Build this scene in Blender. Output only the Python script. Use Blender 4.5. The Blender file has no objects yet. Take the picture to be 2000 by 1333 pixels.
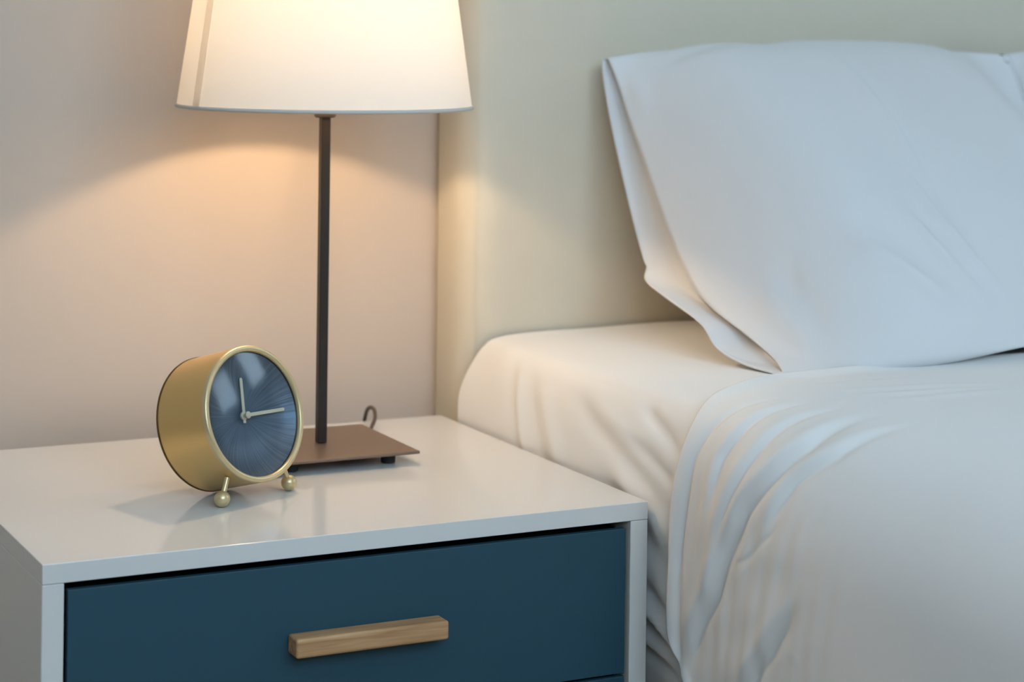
import bpy, bmesh, math, random
import numpy as np
from mathutils import Vector, Matrix

scene = bpy.context.scene
col = scene.collection
random.seed(7)

ZT = 0.50            # height of the bedside cabinet's top above the floor (metres)
WALL_Y = 0.47        # inner face of the wall behind the cabinet

# ------------------------------------------------------------------ camera
cam_data = bpy.data.cameras.new('camera')
cam = bpy.data.objects.new('camera', cam_data)
col.objects.link(cam)
R_ = Vector((0.8949, -0.4461, 0.0125))
U_ = Vector((-0.0112, 0.0055, 0.99992))
F_ = Vector((0.4462, 0.8949, 0.0002))
cam.matrix_world = Matrix(((R_.x, U_.x, -F_.x, -0.3687),
                           (R_.y, U_.y, -F_.y, -1.4812),
                           (R_.z, U_.z, -F_.z, 0.3905 + ZT),
                           (0, 0, 0, 1)))
cam_data.sensor_fit = 'HORIZONTAL'
cam_data.sensor_width = 36.0
cam_data.lens = 4072.0 / 2000 * 36
cam_data.shift_y = -(666.5 - 47.8) / 2000
cam_data.clip_start = 0.02
cam_data.dof.use_dof = True
cam_data.dof.focus_distance = 1.66
cam_data.dof.aperture_fstop = 6.3
scene.camera = cam

# ------------------------------------------------------------------ light
world = bpy.data.worlds.new('world')
scene.world = world
world.use_nodes = True
bg = world.node_tree.nodes['Background']
bg.inputs['Color'].default_value = (0.60, 0.81, 1.0, 1)
bg.inputs['Strength'].default_value = 6.4
LAMP_STRENGTH = 385.0
LAMP_COLOUR = (1.0, 0.71, 0.43)

# daylight portals in the two windows (they only guide sampling of the sky)
def portal(loc, rot, sx, sy):
    d = bpy.data.lights.new('window_portal', 'AREA')
    d.shape = 'RECTANGLE'; d.size = sx; d.size_y = sy
    d.cycles.is_portal = True
    o = bpy.data.objects.new('window_portal', d)
    o.location = loc; o.rotation_euler = rot
    col.objects.link(o)

ROOM = dict(x0=-2.0, x1=3.1, y0=-2.15, y1=WALL_Y, h=2.5)
WIN1 = dict(y0=-1.80, y1=-0.15, z0=1.50, z1=2.25)     # in the right-hand wall
WIN2 = dict(x0=-1.00, x1=1.00, z0=1.15, z1=2.44)        # in the wall behind the viewer
portal((ROOM['x1'] + 0.03, (WIN1['y0'] + WIN1['y1']) / 2, (WIN1['z0'] + WIN1['z1']) / 2),
       (0, math.radians(90), 0), WIN1['z1'] - WIN1['z0'], WIN1['y1'] - WIN1['y0'])
portal(((WIN2['x0'] + WIN2['x1']) / 2, ROOM['y0'] - 0.03, (WIN2['z0'] + WIN2['z1']) / 2),
       (math.radians(90), 0, 0), WIN2['x1'] - WIN2['x0'], WIN2['z1'] - WIN2['z0'])

vs = scene.view_settings
vs.view_transform = 'Standard'
vs.look = 'None'
vs.exposure = 0.08
vs.gamma = 1.0
vs.use_curve_mapping = False
scene.cycles.max_bounces = 6
scene.cycles.diffuse_bounces = 4
scene.cycles.glossy_bounces = 3
scene.cycles.caustics_reflective = False
scene.cycles.caustics_refractive = False
scene.cycles.use_adaptive_sampling = True
scene.cycles.adaptive_threshold = 0.05
scene.cycles.transparent_max_bounces = 12
scene.cycles.sample_clamp_indirect = 6.0
scene.cycles.use_denoising = True
scene.cycles.use_light_tree = False

# ------------------------------------------------------------------ materials
def s2l(r, g, b):
    f = lambda c: (c / 255 / 12.92) if c / 255 <= 0.04045 else ((c / 255 + 0.055) / 1.055) ** 2.4
    return (f(r), f(g), f(b), 1)

def mat(name, colour, rough=0.6, metal=0.0, spec=0.5, noise=None, bump=None, coat=0.0, sheen=0.0):
    """Principled material; noise=(scale, amount) mottles the colour, bump=(scale, strength, distance, stretch)."""
    m = bpy.data.materials.new(name)
    m.use_nodes = True
    nt = m.node_tree
    b = nt.nodes['Principled BSDF']
    b.inputs['Base Color'].default_value = colour
    b.inputs['Roughness'].default_value = rough
    b.inputs['Metallic'].default_value = metal
    b.inputs['Specular IOR Level'].default_value = spec
    b.inputs['Coat Weight'].default_value = coat
    b.inputs['Sheen Weight'].default_value = sheen
    tc = nt.nodes.new('ShaderNodeTexCoord')
    if noise:
        n = nt.nodes.new('ShaderNodeTexNoise')
        n.inputs['Scale'].default_value = noise[0]
        n.inputs['Detail'].default_value = 2
        nt.links.new(tc.outputs['Object'], n.inputs['Vector'])
        mx = nt.nodes.new('ShaderNodeMix'); mx.data_type = 'RGBA'
        k = noise[1]
        mx.inputs[6].default_value = tuple(c * (1 - k) for c in colour[:3]) + (1,)
        mx.inputs[7].default_value = tuple(min(1, c * (1 + k)) for c in colour[:3]) + (1,)
        nt.links.new(n.outputs['Fac'], mx.inputs[0])
        nt.links.new(mx.outputs[2], b.inputs['Base Color'])
    if bump:
        mp = nt.nodes.new('ShaderNodeMapping')
        mp.inputs['Scale'].default_value = bump[3] if len(bump) > 3 else (1, 1, 1)
        nt.links.new(tc.outputs['Object'], mp.inputs['Vector'])
        n2 = nt.nodes.new('ShaderNodeTexNoise')
        n2.inputs['Scale'].default_value = bump[0]
        n2.inputs['Detail'].default_value = 0
        nt.links.new(mp.outputs['Vector'], n2.inputs['Vector'])
        bp = nt.nodes.new('ShaderNodeBump')
        bp.inputs['Strength'].default_value = bump[1]
        bp.inputs['Distance'].default_value = bump[2]
        nt.links.new(n2.outputs['Fac'], bp.inputs['Height'])
        nt.links.new(bp.outputs['Normal'], b.inputs['Normal'])
    return m

def thin_glass(name, tint=(1, 1, 1, 1), ior=1.5, rough=0.02):
    m = bpy.data.materials.new(name)
    m.use_nodes = True
    nt = m.node_tree
    for n in list(nt.nodes):
        nt.nodes.remove(n)
    out = nt.nodes.new('ShaderNodeOutputMaterial')
    mix = nt.nodes.new('ShaderNodeMixShader')
    tr = nt.nodes.new('ShaderNodeBsdfTransparent'); tr.inputs['Color'].default_value = tint
    gl = nt.nodes.new('ShaderNodeBsdfGlossy'); gl.inputs['Roughness'].default_value = rough
    fr = nt.nodes.new('ShaderNodeFresnel')
    ge = nt.nodes.new('ShaderNodeNewGeometry')       # a thin pane reflects alike from both faces
    mi = nt.nodes.new('ShaderNodeMapRange')
    mi.inputs['To Min'].default_value = ior; mi.inputs['To Max'].default_value = 1 / ior
    nt.links.new(ge.outputs['Backfacing'], mi.inputs['Value'])
    nt.links.new(mi.outputs['Result'], fr.inputs['IOR'])
    nt.links.new(fr.outputs[0], mix.inputs[0])
    nt.links.new(tr.outputs[0], mix.inputs[1])
    nt.links.new(gl.outputs[0], mix.inputs[2])
    nt.links.new(mix.outputs[0], out.inputs['Surface'])
    return m

def fabric_shade(name, colour, trans, fac):
    """Lampshade linen: part of the light is reflected, part shines through."""
    m = bpy.data.materials.new(name)
    m.use_nodes = True
    nt = m.node_tree
    for n in list(nt.nodes):
        nt.nodes.remove(n)
    out = nt.nodes.new('ShaderNodeOutputMaterial')
    mix = nt.nodes.new('ShaderNodeMixShader'); mix.inputs[0].default_value = fac
    df = nt.nodes.new('ShaderNodeBsdfDiffuse'); df.inputs['Color'].default_value = colour
    tl = nt.nodes.new('ShaderNodeBsdfTranslucent')
    tc = nt.nodes.new('ShaderNodeTexCoord')
    n = nt.nodes.new('ShaderNodeTexNoise'); n.inputs['Scale'].default_value = 260; n.inputs['Detail'].default_value = 1
    nt.links.new(tc.outputs['Object'], n.inputs['Vector'])
    mx = nt.nodes.new('ShaderNodeMix'); mx.data_type = 'RGBA'
    mx.inputs[6].default_value = tuple(c * 0.93 for c in trans[:3]) + (1,)
    mx.inputs[7].default_value = trans
    nt.links.new(n.outputs['Fac'], mx.inputs[0])
    nt.links.new(mx.outputs[2], tl.inputs['Color'])
    nt.links.new(df.outputs[0], mix.inputs[1])
    nt.links.new(tl.outputs[0], mix.inputs[2])
    nt.links.new(mix.outputs[0], out.inputs['Surface'])
    return m

M = {}
M['wall'] = mat('wall_paint', (0.62, 0.52, 0.435, 1), 0.85, spec=0.25, noise=(3, 0.02))
M['ceiling'] = mat('ceiling_paint', (0.86, 0.86, 0.85, 1), 0.9, spec=0.2)
M['floor'] = mat('floor_boards_paint', (0.36, 0.27, 0.20, 1), 0.5, noise=(4, 0.15))
M['trim'] = mat('trim_paint', (0.75, 0.74, 0.72, 1), 0.5)
M['white'] = mat('white_laminate', (0.74, 0.73, 0.70, 1), 0.13, spec=0.45)
M['teal'] = mat('teal_lacquer', s2l(39, 75, 90), 0.55, spec=0.4, noise=(6, 0.05))
M['dark'] = mat('carcass_gap_shade', (0.012, 0.013, 0.014, 1), 0.9, spec=0.1)  # near-black: the shade in the drawer gaps is put into this colour
M['bronze'] = mat('bronze_metal', (0.20, 0.138, 0.10, 1), 0.42, metal=0.35, spec=0.5)
M['pole'] = mat('dark_bronze_metal', (0.035, 0.028, 0.024, 1), 0.38, metal=0.4, spec=0.5)
M['rubber'] = mat('black_rubber', (0.012, 0.012, 0.013, 1), 0.6)
M['cord'] = mat('brown_cord', (0.085, 0.06, 0.048, 1), 0.55)
M['brass'] = mat('satin_brass', (0.76, 0.50, 0.195, 1), 0.36, metal=0.68, spec=0.5)
M['brass_light'] = mat('pale_satin_brass', (0.66, 0.53, 0.30, 1), 0.34, metal=0.6, spec=0.5)
M['brass_dark'] = mat('dark_brass_edge', (0.16, 0.09, 0.03, 1), 0.4, metal=0.8)
M['hand'] = mat('pale_gold_hand', (0.55, 0.52, 0.40, 1), 0.4, metal=0.2)
M['inner_black'] = mat('black_clock_wall', (0.02, 0.022, 0.025, 1), 0.5)
M['clock_glass'] = thin_glass('clock_glass', rough=0.10)
M['pane'] = thin_glass('window_glass')
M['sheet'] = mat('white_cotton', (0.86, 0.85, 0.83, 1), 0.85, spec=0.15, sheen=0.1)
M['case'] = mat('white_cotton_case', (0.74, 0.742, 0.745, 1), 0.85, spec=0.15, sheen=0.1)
M['headboard'] = mat('cream_upholstery', (0.66, 0.605, 0.49, 1), 0.85, spec=0.2, sheen=0.1, noise=(40, 0.02), bump=(700, 0.15, 0.0006))
M['mattress'] = mat('mattress_ticking', (0.70, 0.69, 0.66, 1), 0.9)
M['bedbase'] = mat('dark_bed_base', (0.10, 0.09, 0.08, 1), 0.8)
M['shade'] = fabric_shade('lampshade_linen', (0.84, 0.805, 0.75, 1), (0.82, 0.765, 0.69, 1), 0.152)
M['shade_trim'] = fabric_shade('lampshade_hem', (0.70, 0.66, 0.61, 1), (0.5, 0.46, 0.4, 1), 0.12)
M['shade_seam'] = fabric_shade('lampshade_seam', (0.84, 0.82, 0.78, 1), (0.92, 0.87, 0.80, 1), 0.72)
M['socket'] = mat('brown_socket', (0.03, 0.02, 0.014, 1), 0.45)
M['wire'] = mat('white_wire', (0.6, 0.58, 0.55, 1), 0.5)

m = bpy.data.materials.new('bulb_glow'); m.use_nodes = True
nt = m.node_tree
for n in list(nt.nodes): nt.nodes.remove(n)
em = nt.nodes.new('ShaderNodeEmission'); em.inputs['Color'].default_value = LAMP_COLOUR + (1,)
em.inputs['Strength'].default_value = LAMP_STRENGTH
out = nt.nodes.new('ShaderNodeOutputMaterial'); nt.links.new(em.outputs[0], out.inputs['Surface'])
M['bulb'] = m

# oak for the drawer handles: grain runs along x
m = mat('oak', (0.42, 0.26, 0.13, 1), 0.5, spec=0.35)
nt = m.node_tree; b = nt.nodes['Principled BSDF']
tc = nt.nodes.new('ShaderNodeTexCoord'); mp = nt.nodes.new('ShaderNodeMapping')
mp.inputs['Scale'].default_value = (14, 260, 260)
nz = nt.nodes.new('ShaderNodeTexNoise'); nz.inputs['Scale'].default_value = 1.0; nz.inputs['Detail'].default_value = 6; nz.inputs['Distortion'].default_value = 0.6
nt.links.new(tc.outputs['Object'], mp.inputs['Vector']); nt.links.new(mp.outputs['Vector'], nz.inputs['Vector'])
cr = nt.nodes.new('ShaderNodeValToRGB')
cr.color_ramp.elements[0].position = 0.30; cr.color_ramp.elements[0].color = (0.40, 0.205, 0.085, 1)
cr.color_ramp.elements[1].position = 0.72; cr.color_ramp.elements[1].color = (0.66, 0.405, 0.205, 1)
nt.links.new(nz.outputs['Fac'], cr.inputs['Fac']); nt.links.new(cr.outputs['Color'], b.inputs['Base Color'])
bp = nt.nodes.new('ShaderNodeBump'); bp.inputs['Strength'].default_value = 0.1; bp.inputs['Distance'].default_value = 0.0006
nt.links.new(nz.outputs['Fac'], bp.inputs['Height']); nt.links.new(bp.outputs['Normal'], b.inputs['Normal'])
M['oak'] = m

# sunray-brushed blue dial (object z is the dial's axis)
m = mat('sunray_dial', (0.05, 0.085, 0.13, 1), 0.42, metal=0.55, spec=0.5)
nt = m.node_tree; b = nt.nodes['Principled BSDF']
tc = nt.nodes.new('ShaderNodeTexCoord')
sep = nt.nodes.new('ShaderNodeSeparateXYZ'); nt.links.new(tc.outputs['Object'], sep.inputs[0])
at = nt.nodes.new('ShaderNodeMath'); at.operation = 'ARCTAN2'
nt.links.new(sep.outputs['Y'], at.inputs[0]); nt.links.new(sep.outputs['X'], at.inputs[1])
cs = nt.nodes.new('ShaderNodeMath'); cs.operation = 'COSINE'; nt.links.new(at.outputs[0], cs.inputs[0])
sn = nt.nodes.new('ShaderNodeMath'); sn.operation = 'SINE'; nt.links.new(at.outputs[0], sn.inputs[0])
cb = nt.nodes.new('ShaderNodeCombineXYZ'); nt.links.new(cs.outputs[0], cb.inputs[0]); nt.links.new(sn.outputs[0], cb.inputs[1])
nz = nt.nodes.new('ShaderNodeTexNoise'); nz.inputs['Scale'].default_value = 30; nz.inputs['Detail'].default_value = 4
nt.links.new(cb.outputs[0], nz.inputs['Vector'])
cr = nt.nodes.new('ShaderNodeValToRGB')
cr.color_ramp.elements[0].position = 0.30; cr.color_ramp.elements[0].color = (0.040, 0.072, 0.110, 1)
cr.color_ramp.elements[1].position = 0.70; cr.color_ramp.elements[1].color = (0.105, 0.165, 0.230, 1)
nt.links.new(nz.outputs['Fac'], cr.inputs['Fac']); nt.links.new(cr.outputs['Color'], b.inputs['Base Color'])
bp = nt.nodes.new('ShaderNodeBump'); bp.inputs['Strength'].default_value = 0.5; bp.inputs['Distance'].default_value = 0.0006
nt.links.new(nz.outputs['Fac'], bp.inputs['Height']); nt.links.new(bp.outputs['Normal'], b.inputs['Normal'])
M['dial'] = m

# ------------------------------------------------------------------ helpers
def tag(o, label=None, cat=None, group=None, kind=None):
    if label: o['label'] = label
    if cat: o['category'] = cat
    if group: o['group'] = group
    if kind: o['kind'] = kind
    return o

def empty(name, loc, label=None, cat=None, group=None):
    o = bpy.data.objects.new(name, None)
    o.empty_display_size = 0.05
    o.location = loc
    col.objects.link(o)
    return tag(o, label, cat, group)

def link(name, me, material, parent=None, world_origin=None, smooth=None):
    """Link a mesh whose vertices are in world space; its origin moves to world_origin (or the parent's place)."""
    if smooth is not None:
        for p in me.polygons: p.use_smooth = smooth
    me.materials.append(material)
    o = bpy.data.objects.new(name, me)
    col.objects.link(o)
    org = Vector(world_origin) if world_origin is not None else Vector((0, 0, 0))
    if parent is not None:
        o.parent = parent
        pw = parent_matrix(parent)
        inv = pw.inverted()
        me.transform(inv)
    elif world_origin is not None:
        me.transform(Matrix.Translation(-org))
        o.location = org
    return o

def parent_matrix(p):
    mtx = Matrix.LocRotScale(p.location, p.rotation_euler, p.scale)
    while p.parent:
        p = p.parent
        mtx = Matrix.LocRotScale(p.location, p.rotation_euler, p.scale) @ mtx
    return mtx

def bm_box(bm, x0, x1, y0, y1, z0, z1):
    vs_ = [bm.verts.new((x, y, z)) for x in (x0, x1) for y in (y0, y1) for z in (z0, z1)]
    for q in ((0, 1, 3, 2), (4, 6, 7, 5), (0, 4, 5, 1), (2, 3, 7, 6), (0, 2, 6, 4), (1, 5, 7, 3)):
        bm.faces.new([vs_[i] for i in q])

def box(name, x0, x1, y0, y1, z0, z1, material, parent=None, bevel=0.0, segs=2, origin=None):
    bm = bmesh.new()
    bm_box(bm, x0, x1, y0, y1, z0, z1)
    bmesh.ops.recalc_face_normals(bm, faces=bm.faces)
    if bevel:
        bmesh.ops.bevel(bm, geom=bm.edges[:], offset=bevel, segments=segs, profile=0.5, affect='EDGES')
    me = bpy.data.meshes.new(name); bm.to_mesh(me); bm.free()
    return link(name, me, material, parent, origin)

def boxes(name, lst, material, parent=None, origin=None):
    bm = bmesh.new()
    for q in lst: bm_box(bm, *q)
    bmesh.ops.recalc_face_normals(bm, faces=bm.faces)
    me = bpy.data.meshes.new(name); bm.to_mesh(me); bm.free()
    return link(name, me, material, parent, origin)

def lathe(name, prof, seg, material, parent=None, mtx=None, closed=False, smooth=True, sharp=None):
    """prof: list of (r, z) turned about local z, then moved by mtx into world space."""
    verts, faces = [], []
    n = len(prof)
    for k in range(seg):
        a = 2 * math.pi * k / seg
        for r, z in prof: verts.append((r * math.cos(a), r * math.sin(a), z))
    for k in range(seg):
        k2 = (k + 1) % seg
        for i in range(n if closed else n - 1):
            j = (i + 1) % n
            faces.append((k * n + i, k2 * n + i, k2 * n + j, k * n + j))
    me = bpy.data.meshes.new(name); me.from_pydata(verts, [], faces)
    bm = bmesh.new(); bm.from_mesh(me)
    bmesh.ops.remove_doubles(bm, verts=bm.verts, dist=1e-6)
    bmesh.ops.dissolve_degenerate(bm, edges=bm.edges, dist=1e-7)
    bmesh.ops.recalc_face_normals(bm, faces=bm.faces)
    bm.to_mesh(me); bm.free()
    if mtx is not None: me.transform(mtx)
    o = link(name, me, material, parent, smooth=smooth)
    if sharp: me.set_sharp_from_angle(angle=math.radians(sharp))
    return o

def tube(name, pts, r, material, parent=None, seg=10, closed=False):
    pts = [Vector(p) for p in pts]
    verts, faces = [], []
    n = len(pts)
    ref = Vector((0, 0, 1))
    for i, p in enumerate(pts):
        if closed: t = pts[(i + 1) % n] - pts[i - 1]
        else: t = pts[min(i + 1, n - 1)] - pts[max(i - 1, 0)]
        t.normalize()
        a = t.cross(ref)
        if a.length < 1e-3: a = t.cross(Vector((1, 0, 0)))
        a.normalize(); b_ = t.cross(a)
        for k in range(seg):
            an = 2 * math.pi * k / seg
            verts.append(p + r * (math.cos(an) * a + math.sin(an) * b_))
    for i in range(n if closed else n - 1):
        i2 = (i + 1) % n
        for k in range(seg):
            k2 = (k + 1) % seg
            faces.append((i * seg + k, i * seg + k2, i2 * seg + k2, i2 * seg + k))
    if not closed:
        faces.append(tuple(range(seg)))
        faces.append(tuple((n - 1) * seg + k for k in reversed(range(seg))))
    me = bpy.data.meshes.new(name); me.from_pydata([tuple(v) for v in verts], [], faces)
    return link(name, me, material, parent, smooth=True)

def spline(pts, n):
    """Catmull-Rom through pts (any dimension), n samples."""
    P = np.array(pts, float)
    P = np.vstack([2 * P[0] - P[1], P, 2 * P[-1] - P[-2]])
    m_ = len(P) - 3
    out_ = []
    for k in range(n):
        t = k / (n - 1) * m_
        i = min(int(t), m_ - 1); f = t - i
        a, b_, c, d = P[i], P[i + 1], P[i + 2], P[i + 3]
        out_.append(0.5 * (2 * b_ + (c - a) * f + (2 * a - 5 * b_ + 4 * c - d) * f * f + (3 * b_ - a - 3 * c + d) * f ** 3))
    return np.array(out_)

def grid_mesh(name, G):
    nu, nv = G.shape[:2]
    verts = G.reshape(-1, 3).tolist()
    faces = [(i * nv + j, (i + 1) * nv + j, (i + 1) * nv + j + 1, i * nv + j + 1) for i in range(nu - 1) for j in range(nv - 1)]
    me = bpy.data.meshes.new(name); me.from_pydata(verts, [], faces)
    return me

def grid_normals(G):
    du = np.gradient(G, axis=0); dv = np.gradient(G, axis=1)
    n = np.cross(du, dv)
    return n / np.maximum(np.linalg.norm(n, axis=2, keepdims=True), 1e-9)

def seg_dist(A, B, line):
    """distance from points (A,B) to a polyline, and the parameter 0..1 along it"""
    best = np.full(A.shape, 1e9); par = np.zeros(A.shape)
    L = np.array(line, float); lens = np.r_[0, np.cumsum(np.hypot(*np.diff(L, axis=0).T))]
    for i in range(len(L) - 1):
        d = L[i + 1] - L[i]; l2 = d @ d
        t = np.clip(((A - L[i, 0]) * d[0] + (B - L[i, 1]) * d[1]) / l2, 0, 1)
        r = np.hypot(A - L[i, 0] - t * d[0], B - L[i, 1] - t * d[1])
        w = r < best
        best[w] = r[w]; par[w] = ((lens[i] + t * math.sqrt(l2)) / lens[-1])[w]
    return best, par

def crease(A, B, line, width, amp, taper=0.35):
    d, p = seg_dist(A, B, line)
    e = np.clip(np.minimum(p / taper, (1 - p) / taper), 0, 1) if taper > 0 else 1.0
    e = e * e * (3 - 2 * e) if taper > 0 else 1.0
    return amp * e * np.exp(-(d / width) ** 2)

def sm(x, a, b_):
    t = np.clip((x - a) / (b_ - a), 0, 1)
    return t * t * (3 - 2 * t)

# ------------------------------------------------------------------ room shell
X0, X1, Y0, Y1, H = ROOM['x0'], ROOM['x1'], ROOM['y0'], ROOM['y1'], ROOM['h']
T = 0.12
tag(box('floor', X0 - T, X1 + T, Y0 - T, Y1 + T, -0.08, 0.0, M['floor']), kind='structure')
tag(box('ceiling', X0 - T, X1 + T, Y0 - T, Y1 + T, H, H + 0.08, M['ceiling']), kind='structure')
tag(box('wall_back', X0 - T, X1 + T, Y1, Y1 + T, 0.0, H, M['wall']), kind='structure')
tag(box('wall_left', X0 - T, X0, Y0, Y1, 0.0, H, M['wall']), kind='structure')
w = WIN1
tag(boxes('wall_right', [(X1, X1 + T, Y0, w['y0'], 0, H), (X1, X1 + T, w['y1'], Y1, 0, H),
                         (X1, X1 + T, w['y0'], w['y1'], 0, w['z0']), (X1, X1 + T, w['y0'], w['y1'], w['z1'], H)], M['wall']), kind='structure')
w = WIN2
tag(boxes('wall_front', [(X0 - T, w['x0'], Y0 - T, Y0, 0, H), (w['x1'], X1 + T, Y0 - T, Y0, 0, H),
                         (w['x0'], w['x1'], Y0 - T, Y0, 0, w['z0']), (w['x0'], w['x1'], Y0 - T, Y0, w['z1'], H)], M['wall']), kind='structure')
tag(box('baseboard_back', X0, X1, Y1 - 0.014, Y1, 0.0, 0.08, M['trim'], bevel=0.003), kind='structure')

def window_right(w):
    e = empty('window_1', (X1 + 0.06, (w['y0'] + w['y1']) / 2, w['z0'])); tag(e, kind='structure')
    x0, x1 = X1 + 0.035, X1 + 0.085; f = 0.05
    ym = (w['y0'] + w['y1']) / 2; zm = w['z0'] + 0.62 * (w['z1'] - w['z0'])
    boxes('window_frame', [(x0, x1, w['y0'], w['y1'], w['z0'], w['z0'] + f), (x0, x1, w['y0'], w['y1'], w['z1'] - f, w['z1']),
                           (x0, x1, w['y0'], w['y0'] + f, w['z0'] + f, w['z1'] - f), (x0, x1, w['y1'] - f, w['y1'], w['z0'] + f, w['z1'] - f),
                           (x0, x1, ym - 0.2, ym + 0.3, w['z0'] + f, w['z1'] - f)], M['trim'], e)
    for a, b_ in ((w['y0'] + f, ym - 0.2), (ym + 0.3, w['y1'] - f)):
        box('pane', X1 + 0.058, X1 + 0.062, a, b_, w['z0'] + f, w['z1'] - f, M['pane'], e)
    box('window_sill', X1 - 0.06, X1 + 0.05, w['y0'] - 0.04, w['y1'] + 0.04, w['z0'] - 0.03, w['z0'], M['trim'], e, bevel=0.004)

def window_front(w):
    e = empty('window_2', ((w['x0'] + w['x1']) / 2, Y0 - 0.06, w['z0'])); tag(e, kind='structure')
    y0, y1 = Y0 - 0.085, Y0 - 0.035; f = 0.05
    xm = (w['x0'] + w['x1']) / 2
    boxes('window_frame', [(w['x0'], w['x1'], y0, y1, w['z0'], w['z0'] + f), (w['x0'], w['x1'], y0, y1, w['z1'] - f, w['z1']),
                           (w['x0'], w['x0'] + f, y0, y1, w['z0'] + f, w['z1'] - f), (w['x1'] - f, w['x1'], y0, y1, w['z0'] + f, w['z1'] - f),
                           (xm - f, xm + f, y0, y1, w['z0'] + f, w['z1'] - f)], M['trim'], e)
    for a, b_ in ((w['x0'] + f, xm - f), (xm + f, w['x1'] - f)):
        box('pane', a, b_, Y0 - 0.062, Y0 - 0.058, w['z0'] + f, w['z1'] - f, M['pane'], e)
    box('window_sill', w['x0'] - 0.04, w['x1'] + 0.04, Y0 - 0.05, Y0 + 0.06, w['z0'] - 0.03, w['z0'], M['trim'], e, bevel=0.004)

window_right(WIN1)
window_front(WIN2)

# ------------------------------------------------------------------ bedside cabinet
NW, ND, TT, PT = 0.50, 0.41, 0.0147, 0.016
ns = empty('nightstand', (NW / 2, ND / 2, 0),
           'white bedside cabinet with dark teal drawers and oak bar handles', 'nightstand')
box('table_top', 0, NW, 0, ND, ZT - TT, ZT, M['white'], ns, bevel=0.0006, segs=2)
zb = ZT - 0.402
box('side_panel', 0, PT, 0.0, ND, zb, ZT - TT - 0.0003, M['white'], ns, bevel=0.0005, segs=1)
box('side_panel', NW - PT, NW, 0.0, ND, zb, ZT - TT - 0.0003, M['white'], ns, bevel=0.0005, segs=1)
box('back_panel', PT, NW - PT, ND - 0.012, ND - 0.004, zb, ZT - TT - 0.0003, M['dark'], ns)
box('bottom_panel', PT, NW - PT, 0.0, ND - 0.012, zb, zb + PT, M['white'], ns, bevel=0.0005, segs=1)
for k in range(3):
    z1 = ZT - 0.0207 - k * 0.1210
    z0 = z1 - 0.1185
    dr = box('drawer', 0.0192, NW - 0.0192, 0.002, 0.008, z0, z1, M['teal'], ns, bevel=0.0006, segs=2)
    box('drawer_box', 0.0198, NW - 0.0198, 0.0081, ND - 0.03, z0 + 0.001, z1 - 0.003, M['dark'], dr)
    hz1 = z1 - 0.0513
    bar = box('handle', 0.1878, 0.3135, -0.0172, 0.0022, hz1 - 0.0146, hz1, M['oak'], dr, bevel=0.0022, segs=4)
    bar['label'] = 'pale oak bar handle'
for x in (0.03, NW - 0.03):
    for y in (0.035, ND - 0.035):
        lathe('leg', [(0, 0), (0.011, 0), (0.017, zb), (0, zb)], 16, M['oak'], ns,
              Matrix.Translation((x, y, 0)), sharp=40)

# ------------------------------------------------------------------ table lamp
LX, LY = 0.3177, 0.2700
lamp = empty('table_lamp', (LX, LY, ZT), 'lit table lamp with white tapered shade on a dark square stem', 'lamp')
pl0, pl1 = 0.0098, 0.0126
h = 0.0676
plate = box('base_plate', LX - h, LX + h, LY - h, LY + h, ZT + pl0, ZT + pl1, M['bronze'], lamp, bevel=0.0009, segs=2)
for dx in (-1, 1):
    for dy in (-1, 1):
        lathe('foot', [(0, 0.0), (0.0058, 0.0), (0.0064, 0.0006), (0.0066, pl0), (0, pl0)], 20, M['rubber'], lamp,
              Matrix.Translation((LX + dx * 0.046, LY + dy * 0.046, ZT)), sharp=40)
box('stem', LX - 0.0043, LX + 0.0043, LY - 0.0043, LY + 0.0043, ZT + pl1, ZT + 0.3062, M['pole'], lamp, bevel=0.0011, segs=3)
ZR = 0.3150            # shade rim above the cabinet top
def up(z): return Matrix.Translation((LX, LY, ZT + z))
lathe('collar', [(0, 0.3050), (0.0085, 0.3050), (0.0098, 0.3062), (0.0098, 0.3120), (0.0085, 0.3145), (0, 0.3145)], 32, M['socket'], lamp, up(0), sharp=35)
lathe('socket', [(0, 0.3145), (0.0125, 0.3145), (0.0135, 0.3165), (0.0135, 0.352), (0.0115, 0.357), (0, 0.357)], 32, M['socket'], lamp, up(0), sharp=35)
rbulb, zbulb = 0.0135, 0.4020
lathe('bulb_base', [(0, 0.357), (0.0085, 0.357), (0.0088, 0.372), (0.0075, 0.384), (0.0060, 0.3898), (0, 0.3898)], 24, M['wire'], lamp, up(0), sharp=40)
lathe('bulb', [(rbulb * math.sin(t), zbulb - rbulb * math.cos(t)) for t in np.linspace(0.44, math.pi, 13)], 24, M['bulb'], lamp, up(0))
R0, R1, HS = 0.1322, 0.1040, 0.195
th = 0.0011
prof = [(R0, ZR)] + [(R0 + (R1 - R0) * k / 12, ZR + HS * k / 12) for k in range(1, 13)]
shade = lathe('shade', prof, 96, M['shade'], lamp, up(0))
tube('hem', [(LX + (R0 - 0.0003) * math.cos(a), LY + (R0 - 0.0003) * math.sin(a), ZT + ZR + 0.0004) for a in np.linspace(0, 2 * math.pi, 97)[:-1]], 0.0017, M['shade_trim'], shade, seg=8, closed=True)
tube('hem', [(LX + R1 * math.cos(a), LY + R1 * math.sin(a), ZT + ZR + HS) for a in np.linspace(0, 2 * math.pi, 97)[:-1]], 0.0018, M['shade_trim'], shade, seg=8, closed=True)
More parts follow.
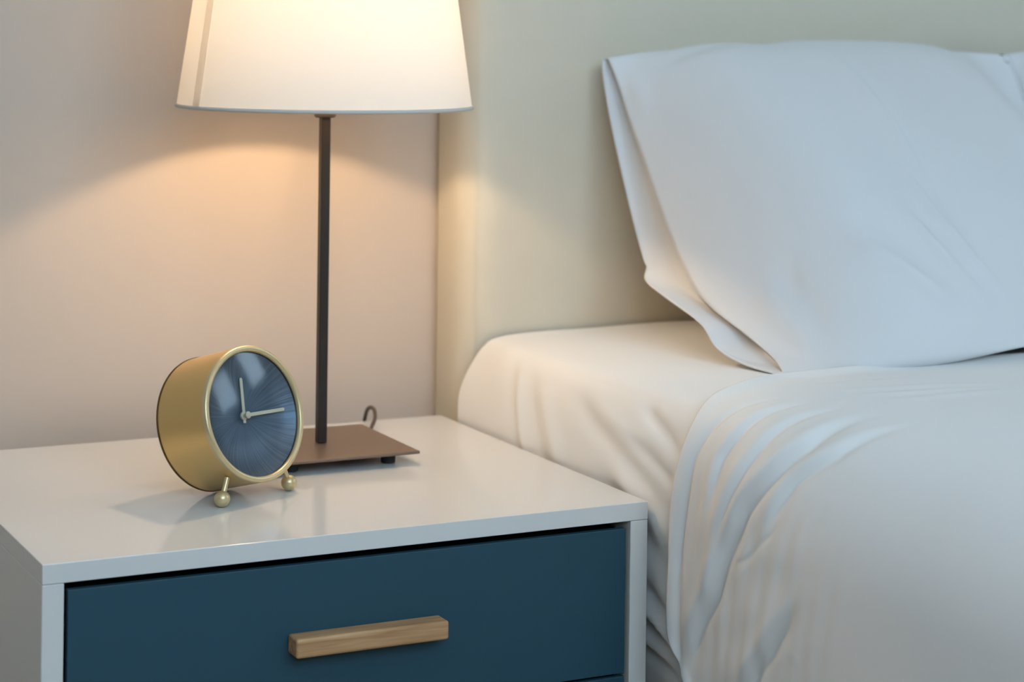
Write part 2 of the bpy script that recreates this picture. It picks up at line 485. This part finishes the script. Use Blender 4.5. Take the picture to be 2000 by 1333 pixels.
# the glued seam of the shade: a second layer of cloth
vd = math.atan2(-1.4812 - LY, -0.3687 - LX)
sa = vd - math.radians(56.5)
vv, ff = [], []
for i in range(13):
    f = i / 12; rr = R0 + (R1 - R0) * f + 0.0008; zz = ZT + ZR + 0.001 + (HS - 0.001) * f
    for j in range(4):
        a = sa + (j / 3 - 0.5) * 0.0115 / rr
        vv.append((LX + rr * math.cos(a), LY + rr * math.sin(a), zz))
for i in range(12):
    for j in range(3):
        ff.append((i * 4 + j, i * 4 + j + 1, (i + 1) * 4 + j + 1, (i + 1) * 4 + j))
me = bpy.data.meshes.new('seam'); me.from_pydata(vv, [], ff)
link('seam', me, M['shade_seam'], shade, smooth=True)
# wire spider that carries the shade on the socket
tube('shade_ring', [(LX + 0.0145 * math.cos(a), LY + 0.0145 * math.sin(a), ZT + 0.340) for a in np.linspace(0, 2 * math.pi, 25)[:-1]], 0.0013, M['wire'], lamp, seg=6, closed=True)
for k in range(3):
    a = math.radians(193) + k * 2 * math.pi / 3
    tube('shade_arm', [(LX + r * math.cos(a), LY + r * math.sin(a), ZT + z) for r, z in ((0.0145, 0.340), (0.06, 0.338), (0.118, 0.330), (R0 - 0.0025, ZR + 0.004))], 0.0013, M['wire'], lamp, seg=6)
# cord: leaves the base, humps up and drops behind the cabinet
cpts = spline([(0.372, 0.322, 0.0070), (0.3915, 0.336, 0.0060), (0.4020, 0.352, 0.0075), (0.4105, 0.366, 0.0120), (0.4145, 0.378, 0.0168), (0.4155, 0.390, 0.0172), (0.4175, 0.402, 0.0125), (0.4200, 0.4125, 0.0050),
               (0.4210, 0.4190, -0.008), (0.421, 0.425, -0.05), (0.42, 0.430, -0.2), (0.415, 0.435, -0.40), (0.41, 0.44, -0.4977)], 70)
tube('cord', [(x, y, z + ZT) for x, y, z in cpts], 0.0019, M['cord'], lamp)

# ------------------------------------------------------------------ alarm clock
CC = Vector((0.2085, 0.1370, 0.0699 + ZT))
CA = Vector((0.8959, 0.4443, 0.0)); CB = Vector((-0.1202, 0.2424, 0.9627)); CN = Vector((0.4277, -0.8625, 0.2705))
CM = Matrix(((CA.x, CB.x, CN.x, CC.x), (CA.y, CB.y, CN.y, CC.y), (CA.z, CB.z, CN.z, CC.z), (0, 0, 0, 1)))
clock = empty('alarm_clock', (0.185, 0.165, ZT), 'round brass alarm clock with blue sunray dial and ball feet', 'clock')
CR, CL = 0.0559, 0.0591
lathe('case', [(CR - 0.0045, -0.0035), (CR - 0.0008, -0.0035), (CR - 0.0002, -0.0042), (CR - 0.0002, -0.006), (CR - 0.0006, -CL + 0.0022), (CR - 0.0045, -CL + 0.0018)], 128, M['brass'], clock, CM, sharp=50)
lathe('bezel', [(CR - 0.0050, -0.0030), (CR - 0.0046, -0.0006), (CR - 0.0036, 0.0), (CR - 0.0014, 0.0), (CR - 0.0003, -0.0007), (CR, -0.0020), (CR - 0.0001, -0.0044), (CR - 0.004, -0.0044)], 128, M['brass_light'], clock, CM, sharp=60)
lathe('back_cover', [(0, -CL), (CR - 0.0008, -CL), (CR, -CL + 0.0006), (CR, -CL + 0.0018), (CR - 0.004, -CL + 0.0022), (0, -CL + 0.0022)], 128, M['brass_dark'], clock, CM, sharp=40)
lathe('inner_wall', [(CR - 0.0049, -0.0032), (CR - 0.0049, -0.0062), (CR - 0.003, -0.0066)], 96, M['inner_black'], clock, CM)
# dial has its own axes so that its sunray brushing runs from its middle
DM = CM @ Matrix.Translation((0, 0, -0.0163))
vv, ff = [(0, 0, 0)], []
for i in range(1, 9):                                  # the dial is a shallow bowl
    rr = 0.0510 * i / 8
    vv += [(rr * math.cos(a), rr * math.sin(a), 0.0112 * (i / 8) ** 4) for a in np.linspace(0, 2 * math.pi, 97)[:-1]]
ff = [(0, 1 + k, 1 + (k + 1) % 96) for k in range(96)]
for i in range(7):
    for k in range(96):
        k2 = (k + 1) % 96
        ff.append((1 + i * 96 + k, 1 + (i + 1) * 96 + k, 1 + (i + 1) * 96 + k2, 1 + i * 96 + k2))
me = bpy.data.meshes.new('dial'); me.from_pydata(vv, [], ff); me.materials.append(M['dial'])
for p in me.polygons: p.use_smooth = True
dial = bpy.data.objects.new('dial', me); col.objects.link(dial); dial.parent = clock
dial.matrix_local = parent_matrix(clock).inverted() @ DM
lathe('glass', [(0.0511 * k / 16, -0.0030 + 0.0044 * (1 - (k / 16) ** 2)) for k in range(17)], 96, M['clock_glass'], clock, CM)   # slightly domed

def hand(name, ang_deg, length, tail, w0, w1, z, hub_r):
    """flat baton hand with a round hub; angle clockwise from twelve"""
    a = math.radians(ang_deg); d = Vector((math.sin(a), math.cos(a))); s = Vector((d.y, -d.x))
    bm = bmesh.new()
    outline = []
    for t, wd in ((-tail, w0 * 0.8), (length - w1, w1)):
        outline.append((d * t + s * wd, d * t - s * wd))
    tip = [d * (length - w1) + (s * math.cos(q) + d * math.sin(q)) * w1 for q in np.linspace(0, math.pi, 7)]
    loop = [outline[0][1], outline[0][0]] + tip
    vs_ = [bm.verts.new((p.x, p.y, z)) for p in loop]
    f = bm.faces.new(vs_)
    ex = bmesh.ops.extrude_face_region(bm, geom=[f])
    bmesh.ops.translate(bm, verts=[v for v in ex['geom'] if isinstance(v, bmesh.types.BMVert)], vec=(0, 0, 0.0006))
    bmesh.ops.recalc_face_normals(bm, faces=bm.faces)
    me_ = bpy.data.meshes.new(name); bm.to_mesh(me_); bm.free()
    me_.transform(CM)
    o = link(name, me_, M['hand'], clock)
    lathe('hub', [(0, z - 0.0008), (hub_r, z - 0.0008), (hub_r, z + 0.0008), (hub_r * 0.8, z + 0.0012), (0, z + 0.0012)], 24, M['hand'], o, CM, sharp=40)
    return o
hand('hour_hand', 7, 0.0312, 0.006, 0.0018, 0.0015, -0.0144, 0.0036)
hand('minute_hand', 91.5, 0.0425, 0.001, 0.0018, 0.0014, -0.0096, 0.0029)
lathe('spindle', [(0, -0.0163), (0.0016, -0.0163), (0.0016, -0.0088), (0, -0.0086)], 16, M['hand'], clock, CM, sharp=40)
for sx in (-1, 1):
    ball = Vector((sx * 0.0389, -0.0606 + 0.0004, -0.0158))
    top = Vector((sx * 0.0322, -0.0455, -0.0128))
    bw = CM @ ball; bw.z = ZT + 0.0066
    tw = CM @ top
    ax = (tw - bw); ln = ax.length; ax.normalize()
    q = ax.to_track_quat('Z', 'Y').to_matrix().to_4x4(); q.translation = bw
    lg = lathe('leg', [(0, 0.004), (0.0024, 0.004), (0.0021, 0.007), (0.0021, ln), (0, ln)], 20, M['brass_light'], clock, q, sharp=40)
    rb = 0.0066
    lathe('ball_foot', [(rb * math.sin(t), -rb * math.cos(t)) for t in np.linspace(0, math.pi, 17)], 28, M['brass_light'], lg, q)

# ------------------------------------------------------------------ bed
BX0, BX1 = 0.517, 2.10      # headboard from side to side
HB_F = 0.388                # front face of the headboard
MZ = 0.087                  # top of the made-up mattress above the cabinet top
bed = empty('bed', ((BX0 + BX1) / 2, -0.6, 0), 'bed with a tall cream upholstered headboard', 'bed')
bm = bmesh.new()
bm_box(bm, BX0, BX1, HB_F, WALL_Y - 0.004, 0.06, 1.25)
bmesh.ops.recalc_face_normals(bm, faces=bm.faces)
eds = [e for e in bm.edges if all(abs(v.co.y - HB_F) < 1e-5 for v in e.verts)]
bmesh.ops.bevel(bm, geom=eds, offset=0.036, segments=8, profile=0.5, affect='EDGES')
eds = [e for e in bm.edges if all(abs(v.co.y - (WALL_Y - 0.004)) < 1e-5 for v in e.verts)]
bmesh.ops.bevel(bm, geom=eds, offset=0.008, segments=3, profile=0.5, affect='EDGES')
me = bpy.data.meshes.new('headboard'); bm.to_mesh(me); bm.free()
hb = link('headboard', me, M['headboard'], bed, smooth=True); me.set_sharp_from_angle(angle=math.radians(50))
hb['label'] = 'cream upholstered headboard with rounded edge'
box('bed_base', 0.56, 2.06, -1.66, HB_F - 0.003, 0.10, ZT - 0.226, M['bedbase'], bed, bevel=0.01)
for x in (0.62, 2.0):
    for y in (-1.6, 0.3):
        lathe('leg', [(0, 0), (0.02, 0), (0.026, 0.10), (0, 0.10)], 16, M['bedbase'], bed, Matrix.Translation((x, y, 0)), sharp=40)
mt = box('mattress', 0.562, 2.048, -1.640, HB_F - 0.008, ZT - 0.212, ZT + MZ - 0.028, M['mattress'], None, bevel=0.045, segs=6, origin=(1.3, -0.6, ZT - 0.212))
tag(mt, 'thick mattress wrapped in white bedding in front of the cream headboard', 'mattress')

# --- fitted sheet: profile across the bed (x, z), carried along y
prof = spline([(0.575, -0.222), (0.548, -0.216), (0.531, -0.195), (0.521, -0.150), (0.5135, -0.095), (0.508, -0.040), (0.5055, 0.005), (0.5075, 0.035), (0.513, 0.058), (0.523, 0.0745), (0.541, 0.083), (0.60, 0.0865), (0.70, MZ)], 150)
flat = np.stack([np.linspace(0.70, 1.95, 40)[1:], np.full(39, MZ)], 1)
tail = spline([(1.95, MZ), (2.04, 0.083), (2.085, 0.06), (2.10, 0.0), (2.095, -0.14), (2.05, -0.222)], 24)[1:]
prof = np.vstack([prof, flat, tail])
ys = np.r_[np.linspace(0.382, -0.30, 210), np.linspace(-0.30, -1.67, 50)[1:]]
P, Yg = np.meshgrid(np.arange(len(prof)), ys, indexing='ij')
G = np.stack([prof[P, 0], Yg, prof[P, 1]], 2)
# under the top sheet the soft edge of the bed gives way
soft = sm(-Yg, 0.085, 0.22)
G[..., 0] += 0.045 * soft * sm(-G[..., 0], -0.70, -0.56)
G[..., 2] -= 0.012 * soft * sm(G[..., 2], 0.0, 0.08)
# head end: corner is pulled in and the edge dips
head = sm(Yg, 0.30, 0.384)
left = sm(-G[..., 0], -0.62, -0.53)
G[..., 2] -= 0.004 * sm(Yg, 0.22, 0.384) * sm(G[..., 2], 0.0, 0.06)
G[..., 0] += 0.010 * head * sm(G[..., 2], 0.02, 0.075) * left
arc = np.r_[0, np.cumsum(np.hypot(*np.diff(prof, axis=0).T))]
Ys, Zs = G[..., 1], G[..., 2].copy()
side = (G[..., 0] < 0.60)
disp = np.zeros_like(Ys)
for line, wd, amp in (
        ([(0.292, 0.085), (0.285, 0.070), (0.268, 0.040), (0.250, 0.000), (0.235, -0.05)], 0.0110, -0.0024),
        ([(0.272, 0.080), (0.262, 0.055), (0.245, 0.015), (0.225, -0.03)], 0.009, 0.0030),
        ([(0.247, 0.074), (0.220, 0.028), (0.198, -0.005), (0.175, -0.05)], 0.0115, -0.0026),
        ([(0.225, 0.074), (0.190, 0.030), (0.150, -0.02)], 0.012, 0.0025),
        ([(0.175, 0.066), (0.089, 0.036), (0.019, 0.012), (-0.04, -0.01)], 0.010, -0.0036),
        ([(0.150, 0.070), (0.060, 0.046), (-0.02, 0.022)], 0.010, 0.0022),
        ([(0.060, 0.076), (-0.006, 0.055), (-0.050, 0.036)], 0.007, -0.0042),
        ([(0.060, 0.045), (0.011, 0.033), (-0.045, 0.012)], 0.007, -0.0040),
        ([(0.115, 0.010), (0.055, -0.015), (0.0, -0.045), (-0.05, -0.08)], 0.012, -0.0040),
        ([(0.085, 0.020), (0.03, -0.005), (-0.05, -0.03)], 0.012, 0.0030),
        ([(0.08, -0.06), (0.014, -0.084), (-0.018, -0.104), (-0.055, -0.14)], 0.008, -0.0065),
        ([(0.08, -0.075), (0.014, -0.100), (-0.022, -0.118), (-0.05, -0.145)], 0.007, 0.0050),
        ([(0.08, -0.095), (0.014, -0.114), (-0.030, -0.132)], 0.007, -0.0070),
        ([(0.08, -0.115), (0.013, -0.126), (-0.03, -0.142)], 0.006, 0.0040),
        ([(0.08, -0.130), (0.013, -0.136), (-0.03, -0.146)], 0.006, -0.0060)):
    disp += crease(Ys, Zs, line, wd, amp)
rng = np.random.RandomState(3)
low = sm(-Zs, 0.04, 0.12)
disp += low * 0.003 * np.sin(Ys * 95 + Zs * 60) * sm(-Ys, -0.05, 0.2)
Nn = grid_normals(G)
if Nn[60, 100, 0] > 0: Nn = -Nn
disp = np.where(side, disp, 0)
# keep off the cabinet: outward bulges only where it is not in the way
G += Nn * disp[..., None]
G[..., 0] = np.maximum(G[..., 0], 0.5022)
G[..., 2] += 0.0012 * np.sin(G[..., 0] * 23 + G[..., 1] * 9) * sm(G[..., 0], 0.55, 0.7)
G[..., 2] += ZT
me = grid_mesh('fitted_sheet', G)
fs = link('fitted_sheet', me, M['sheet'], None, (1.3, -0.6, ZT), smooth=True)
tag(fs, 'creased white fitted sheet stretched over the mattress beside the cabinet', 'bed sheet')

# --- top sheet: lies over the mattress and hangs down its side
pr = spline([(0.484, -0.440), (0.486, -0.380), (0.488, -0.30), (0.491, -0.20), (0.4945, -0.10), (0.4975, -0.02), (0.501, 0.025), (0.508, 0.056), (0.523, 0.080), (0.550, 0.0925), (0.60, 0.0965), (0.70, 0.0975)], 220)
flat = np.stack([np.linspace(0.70, 2.0, 60)[1:], np.full(59, 0.0975)], 1)
tail = spline([(2.0, 0.0975), (2.09, 0.088), (2.118, 0.06), (2.13, 0.0), (2.14, -0.2), (2.15, -0.42)], 30)[1:]
pr = np.vstack([pr, flat, tail])
# where the head edge of the sheet lies for each point of the profile
arcp = np.r_[0, np.cumsum(np.hypot(*np.diff(pr, axis=0).T))]
key = [(-0.44, -0.24), (-0.20, -0.15), (-0.140, -0.095), (-0.126, -0.079), (-0.117, -0.063), (-0.108, -0.052), (-0.081, -0.047), (-0.032, -0.046), (0.0, -0.044), (0.03, -0.046), (0.052, -0.049), (0.073, -0.050), (0.084, -0.046), (0.0925, -0.040)]
kz = np.array([k[0] for k in key]); ky = np.array([k[1] for k in key])
edge = np.interp(pr[:, 1], kz, ky)
topx = [(0.55, -0.040), (0.569, -0.034), (0.60, -0.015), (0.627, 0.003), (0.66, 0.012), (0.80, 0.016), (2.2, 0.016)]
on_top = (pr[:, 0] > 0.55)
edge = np.where(on_top, np.interp(pr[:, 0], [t[0] for t in topx], [t[1] for t in topx]), edge)
k = np.ones(9) / 9
edge = np.convolve(np.pad(edge, 4, mode='edge'), k, 'valid')
tv = np.r_[np.linspace(0, 0.18, 210), np.linspace(0.18, 1, 90)[1:]]
E_ = edge[:, None]
Yg = E_ + (-1.70 - E_) * tv[None, :]
G = np.stack([np.repeat(pr[:, 0:1], len(tv), 1), Yg, np.repeat(pr[:, 1:2], len(tv), 1)], 2)
Ys, Zs, Xs = G[..., 1].copy(), G[..., 2].copy(), G[..., 0].copy()
G[..., 2] -= 0.006 * sm(Ys, -0.07, 0.0) * sm(Xs, 0.56, 0.66)
# further from the head end the cloth rounds fully over the edge of the bed
pr2 = spline([(0.466, -0.440), (0.470, -0.380), (0.476, -0.30), (0.484, -0.20), (0.491, -0.10), (0.4985, -0.03), (0.508, 0.015), (0.527, 0.050), (0.556, 0.077), (0.597, 0.094), (0.645, 0.1005), (0.72, 0.1025)], 220)
pr2 = np.vstack([pr2, np.stack([pr[220:, 0] + np.linspace(0.02, 0, len(pr) - 220), pr[220:, 1] + 0.005], 1)])
def rnd(y): return sm(-np.asarray(y, float), 0.06, 0.34)
Wr = rnd(Ys)
G[..., 0] += (pr2[:, 0] - pr[:, 0])[:, None] * Wr
G[..., 2] += (pr2[:, 1] - pr[:, 1])[:, None] * Wr * sm(-Ys, 0.0, 0.12)
Nn = grid_normals(G)
if Nn[60, 100, 0] > 0: Nn = -Nn
i_top = int(np.argmin(np.abs(pr[:230, 0] - 0.55)))
Sg = np.repeat(arcp[:, None], len(tv), 1)
def sy(y, z):                                                                      # height on the hanging side -> length along the cloth
    w_ = float(rnd(y))
    return float(np.interp(z, pr[:i_top + 1, 1] * (1 - w_) + pr2[:i_top + 1, 1] * w_, arcp[:i_top + 1]))
def sx(x): return float(np.interp(x, pr[i_top:, 0], arcp[i_top:]))                  # place on the top -> length along the cloth
def fold(side_pts, top_pts=()):
    return [(y, sy(y, z)) for y, z in side_pts] + [(y, sx(x)) for x, y in top_pts]
disp = np.zeros_like(Ys)
valleys = (      # gathered folds: line, half width, depth, distance of the crest that leads into it, taper
        (fold([(-0.075, -0.20), (-0.063, -0.10), (-0.058, -0.03), (-0.061, 0.005), (-0.064, 0.046), (-0.071, 0.067)], [(0.565, -0.095), (0.60, -0.072)]), 0.0055, 0.0045, 0.0, 0.2),
        (fold([(-0.098, 0.00), (-0.101, 0.020), (-0.102, 0.035), (-0.103, 0.054), (-0.109, 0.070)], [(0.560, -0.122), (0.60, -0.106)]), 0.0055, 0.0042, 0.011, 0.3),
        (fold([(-0.105, -0.03), (-0.124, 0.022), (-0.134, 0.048), (-0.142, 0.069)], [(0.560, -0.155), (0.60, -0.135)]), 0.0060, 0.0042, 0.012, 0.3),
        (fold([(-0.075, -0.13), (-0.090, -0.082), (-0.112, -0.048), (-0.126, -0.013), (-0.143, 0.022), (-0.170, 0.055), (-0.184, 0.076)], [(0.565, -0.192), (0.59, -0.175)]), 0.0085, 0.0074, 0.017, 0.25),
        (fold([(-0.168, -0.005), (-0.180, 0.030), (-0.191, 0.052), (-0.213, 0.074)], [(0.560, -0.232), (0.58, -0.222)]), 0.0070, 0.0048, 0.013, 0.35),
        (fold([(-0.150, -0.135), (-0.166, -0.101), (-0.180, -0.084), (-0.206, -0.051), (-0.225, -0.02)]), 0.0085, 0.0055, 0.016, 0.35),
        (fold([(-0.190, 0.022), (-0.172, 0.006), (-0.155, -0.010), (-0.130, -0.026)]), 0.0030, 0.0014, 0.0, 0.3))
for line, wd, amp, lead, tp in valleys:
    amp *= 0.78; lead *= 0.72
    disp += crease(Ys, Sg, line, wd * 0.9, -amp, tp)
    if lead:
        disp += crease(Ys, Sg, [(y + lead, q) for y, q in line], wd * 1.1, amp * 0.7, tp)
        disp += crease(Ys, Sg, [(y + 2.4 * lead, q) for y, q in line], wd * 2.2, amp * 0.35, tp)
disp *= 1 - 0.85 * sm(Sg, sx(0.55) - 0.055, sx(0.57))
for line, wd, amp in (([(0.56, -0.118), (0.62, -0.098), (0.70, -0.112), (0.80, -0.14)], 0.009, 0.0016), ([(0.56, -0.150), (0.62, -0.126), (0.70, -0.135), (0.78, -0.15)], 0.008, 0.0014),
                      ([(0.57, -0.195), (0.63, -0.158), (0.72, -0.155), (0.80, -0.17)], 0.009, 0.0014), ([(0.59, -0.060), (0.66, -0.045), (0.76, -0.06)], 0.012, -0.0016)):
    disp += crease(Xs, Ys, line, wd, amp, 0.4) * sm(Sg, sx(0.55) - 0.02, sx(0.57))
near = np.exp(-((Ys + 0.15) / 0.10) ** 2)
wob = np.sin(Ys * 310 + Sg * 40 + 1.5 * np.sin(Sg * 26)) + 0.7 * np.sin(Ys * 187 - Sg * 22 + 2.0 * np.sin(Sg * 17 + Ys * 30)) + 0.5 * np.sin(Ys * 70 + Sg * 160)
disp += 0.00045 * near * wob * sm(-Zs, -0.07, 0.0)
disp += 0.010 * np.sin((Ys + 0.25 * Zs) * 17 + 0.6) * sm(-Zs, 0.10, 0.36) * sm(-Ys, 0.25, 0.5)
disp += 0.0032 * np.exp(-((E_ - Ys) / 0.010) ** 2)          # the head edge stands a little proud
G += Nn * disp[..., None]
# thick hem along the head edge
G[..., 2] += ZT
me = grid_mesh('top_sheet', G)
tsht = link('top_sheet', me, M['sheet'], None, (1.3, -0.8, ZT), smooth=True)
so = tsht.modifiers.new('cloth_thickness', 'SOLIDIFY'); so.thickness = 0.0030; so.offset = 0.0
tag(tsht, 'white top sheet hanging in folds over the near side of the bed', 'bed sheet')

# ------------------------------------------------------------------ pillows
XL, XR = 0.655, 1.165
inner = [(0.354, 0.3575), (0.341, 0.332), (0.324, 0.302), (0.282, 0.251), (0.237, 0.201), (0.199, 0.168), (0.171, 0.146), (0.144, 0.131), (0.109, 0.118), (0.084, 0.108), (0.059, 0.099), (0.040, 0.0905)]
# loose back layer of the pillowcase: (sideways offset, y, z); its lower lip pokes out towards the lamp
outer = [(0.0, 0.362, 0.3570), (0.0, 0.357, 0.334), (0.0, 0.339, 0.289), (0.0, 0.302, 0.215), (-0.001, 0.272, 0.167), (-0.003, 0.261, 0.1585), (-0.013, 0.246, 0.1475), (-0.020, 0.201, 0.1390), (-0.020, 0.135, 0.1215), (-0.018, 0.111, 0.103), (-0.010, 0.082, 0.0925), (0.0, 0.043, 0.0885)]
midf = [(0.352, 0.368), (0.325, 0.374), (0.280, 0.362), (0.215, 0.326), (0.150, 0.281), (0.093, 0.234), (0.050, 0.191), (0.020, 0.153), (0.002, 0.122), (-0.004, 0.104), (0.000, 0.095), (0.010, 0.0915)]
midb = [(0.360, 0.365), (0.372, 0.340), (0.376, 0.290), (0.374, 0.230), (0.364, 0.175), (0.340, 0.135), (0.300, 0.112), (0.245, 0.100), (0.180, 0.0935), (0.110, 0.0915), (0.060, 0.0910), (0.012, 0.0910)]
endp = [(0.352, 0.364), (0.335, 0.336), (0.310, 0.300), (0.275, 0.265), (0.238, 0.230), (0.202, 0.200), (0.168, 0.174), (0.135, 0.152), (0.105, 0.135), (0.080, 0.122), (0.055, 0.112), (0.035, 0.106)]
NV = 110
def pillow_mesh(base_x):
    iv = spline(inner, NV); o3 = spline(outer, NV); ov = o3[:, 1:]; ox = o3[:, 0]; mf = spline(midf, NV); mb = spline(midb, NV); ed = spline(endp, NV)
    # sharp pinch in the loose back layer of the case
    us = np.r_[np.linspace(0, 0.35, 70), np.linspace(0.35, 1, 70)[1:]]
    V = np.linspace(0, 1, NV)
    out_ = []
    for side_, lo, mid in (('front', iv, mf), ('back', ov, mb)):
        G = np.zeros((len(us), NV, 3))
        for i, u in enumerate(us):
            a = 1 - (1 - min(u / 0.26, 1)) ** 2.2
            c = sm(np.array(u), 0.66, 1.0)
            c = c ** 1.8
            yz = lo * (1 - a) + mid * a
            yz = yz * (1 - c) + ed * c
            x = base_x + (XR - XL) * u
            G[i, :, 0] = x
            G[i, :, 1:] = yz
        # the lower right corner is drawn in, the upper edge sways
        uu = us[:, None]; vv_ = V[None, :]
        G[..., 0] -= 0.05 * sm(uu, 0.4, 1.0) * vv_ ** 2
        G[..., 0] += (0.006 * np.sin(vv_ * 9)) * (1 - sm(uu, 0, 0.15)) if side_ == 'front' else (-0.003 + ox[None, :]) * (1 - sm(uu, 0, 0.15))
        G[..., 2] += (0.005 * np.exp(-((uu - 0.50) / 0.18) ** 2) - 0.004 * np.exp(-((uu - 0.33) / 0.06) ** 2)) * np.exp(-(vv_ / 0.16) ** 2)
        lift = 0.016 * sm(uu, 0.22, 0.55) * sm(vv_, 0.74, 1.0)
        G[..., 2] += lift
        if side_ == 'front':
            N_ = grid_normals(G)
            if N_[60, 55, 2] < 0: N_ = -N_
            X = G[..., 0] - base_x + XL; Yv = G[..., 1]
            d = np.zeros(X.shape)
            for line, wd, amp in (
                    ([(0.872, 0.300), (0.872, 0.176), (0.861, 0.090), (0.862, 0.045), (0.868, 0.015)], 0.005, 0.0026),
                    ([(0.885, 0.260), (0.885, 0.150), (0.875, 0.080), (0.878, 0.040)], 0.012, -0.0020),
                    ([(0.735, 0.075), (0.765, 0.050), (0.800, 0.025), (0.835, 0.008)], 0.007, 0.0050),
                    ([(0.745, 0.098), (0.785, 0.068), (0.820, 0.038), (0.850, 0.015)], 0.010, -0.0030),
                    ([(0.815, 0.085), (0.827, 0.055), (0.845, 0.028), (0.865, 0.008)], 0.0055, 0.0042),
                    ([(0.845, 0.130), (0.850, 0.075), (0.868, 0.038), (0.895, 0.010)], 0.0055, 0.0048),
                    ([(0.690, 0.090), (0.715, 0.062), (0.745, 0.038)], 0.010, 0.0016),
                    ([(0.680, 0.120), (0.682, 0.085), (0.690, 0.050), (0.700, 0.030)], 0.007, 0.0030),
                    ([(0.695, 0.110), (0.700, 0.075), (0.710, 0.040)], 0.007, -0.0026),
                    ([(0.668, 0.340), (0.674, 0.325), (0.672, 0.305)], 0.006, 0.0025),
                    ([(0.690, 0.325), (0.740, 0.318), (0.800, 0.322)], 0.010, -0.0025)):
                d += crease(X, Yv, line, wd, amp, 0.3)
            d += 0.0025 * np.sin(X * 40 + Yv * 18) * sm(uu, 0.1, 0.4) * (1 - sm(uu, 0.8, 1.0)) * np.sin(np.pi * vv_) 
            # gathers near the drawn-in corner
            G += N_ * d[..., None]
        G[..., 2] += ZT
        out_.append(G)
    return out_

def insert_mesh(base_x):
    """the stuffed cushion inside the case, seen through the open end"""
    iv = spline(inner, 60); o3 = spline(outer, 60)
    n = 12
    G = np.zeros((n, 60, 3))
    v = np.linspace(0, 1, 60)
    pocket = np.exp(-((v - 0.745) / 0.065) ** 2)
    for i in range(n):
        t = i / (n - 1)
        G[i, :, 1:] = iv * (1 - t) + o3[:, 1:] * t + np.array([0.004, -0.003]) * (1 - t)
        G[i, :, 0] = base_x + 0.006 * np.sin(v * 9) * (1 - t) + o3[:, 0] * t + 0.004 * (1 - t) - 0.0025 * t + 0.012 * math.sin(math.pi * t) + 0.05 * pocket * math.sin(math.pi * min(1, 1.25 * t))
    G[..., 2] += ZT
    return G

def make_pillow(base_x, off, label):
    root = empty('pillow', (base_x + 0.25, 0.2 + off[1], ZT + MZ), label, 'pillow', 'white pillows against the headboard')
    GF, GB = pillow_mesh(base_x)
    o = Vector(off)
    parts = []
    verts = np.vstack([GF.reshape(-1, 3), GB.reshape(-1, 3)]) + np.array(off)
    nu, nv = GF.shape[:2]; K = nu * nv
    faces = [(i * nv + j, (i + 1) * nv + j, (i + 1) * nv + j + 1, i * nv + j + 1) for i in range(nu - 1) for j in range(nv - 1)]
    faces += [(K + i * nv + j, K + i * nv + j + 1, K + (i + 1) * nv + j + 1, K + (i + 1) * nv + j) for i in range(nu - 1) for j in range(nv - 1)]
    # close the top, bottom and far end between the two layers
    for i in range(nu - 1):
        faces.append((i * nv, K + i * nv, K + (i + 1) * nv, (i + 1) * nv))
        a = i * nv + nv - 1
        faces.append((a, a + nv, K + a + nv, K + a))
    me_ = bpy.data.meshes.new('pillowcase'); me_.from_pydata(verts.tolist(), [], faces)
    bm_ = bmesh.new(); bm_.from_mesh(me_)
    bmesh.ops.remove_doubles(bm_, verts=bm_.verts, dist=0.0004)
    bmesh.ops.recalc_face_normals(bm_, faces=bm_.faces)
    bm_.to_mesh(me_); bm_.free()
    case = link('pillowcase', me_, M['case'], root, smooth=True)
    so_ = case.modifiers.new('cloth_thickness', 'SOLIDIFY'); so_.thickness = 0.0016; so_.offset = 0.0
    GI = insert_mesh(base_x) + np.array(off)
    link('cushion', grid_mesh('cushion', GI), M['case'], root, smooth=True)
    return root

make_pillow(XL, (0, 0, 0), 'large white pillow whose open pillowcase end faces the lamp')
make_pillow(XL + 0.50, (0, 0.006, 0.004), 'white pillow behind the large one, just peeking in at the right')
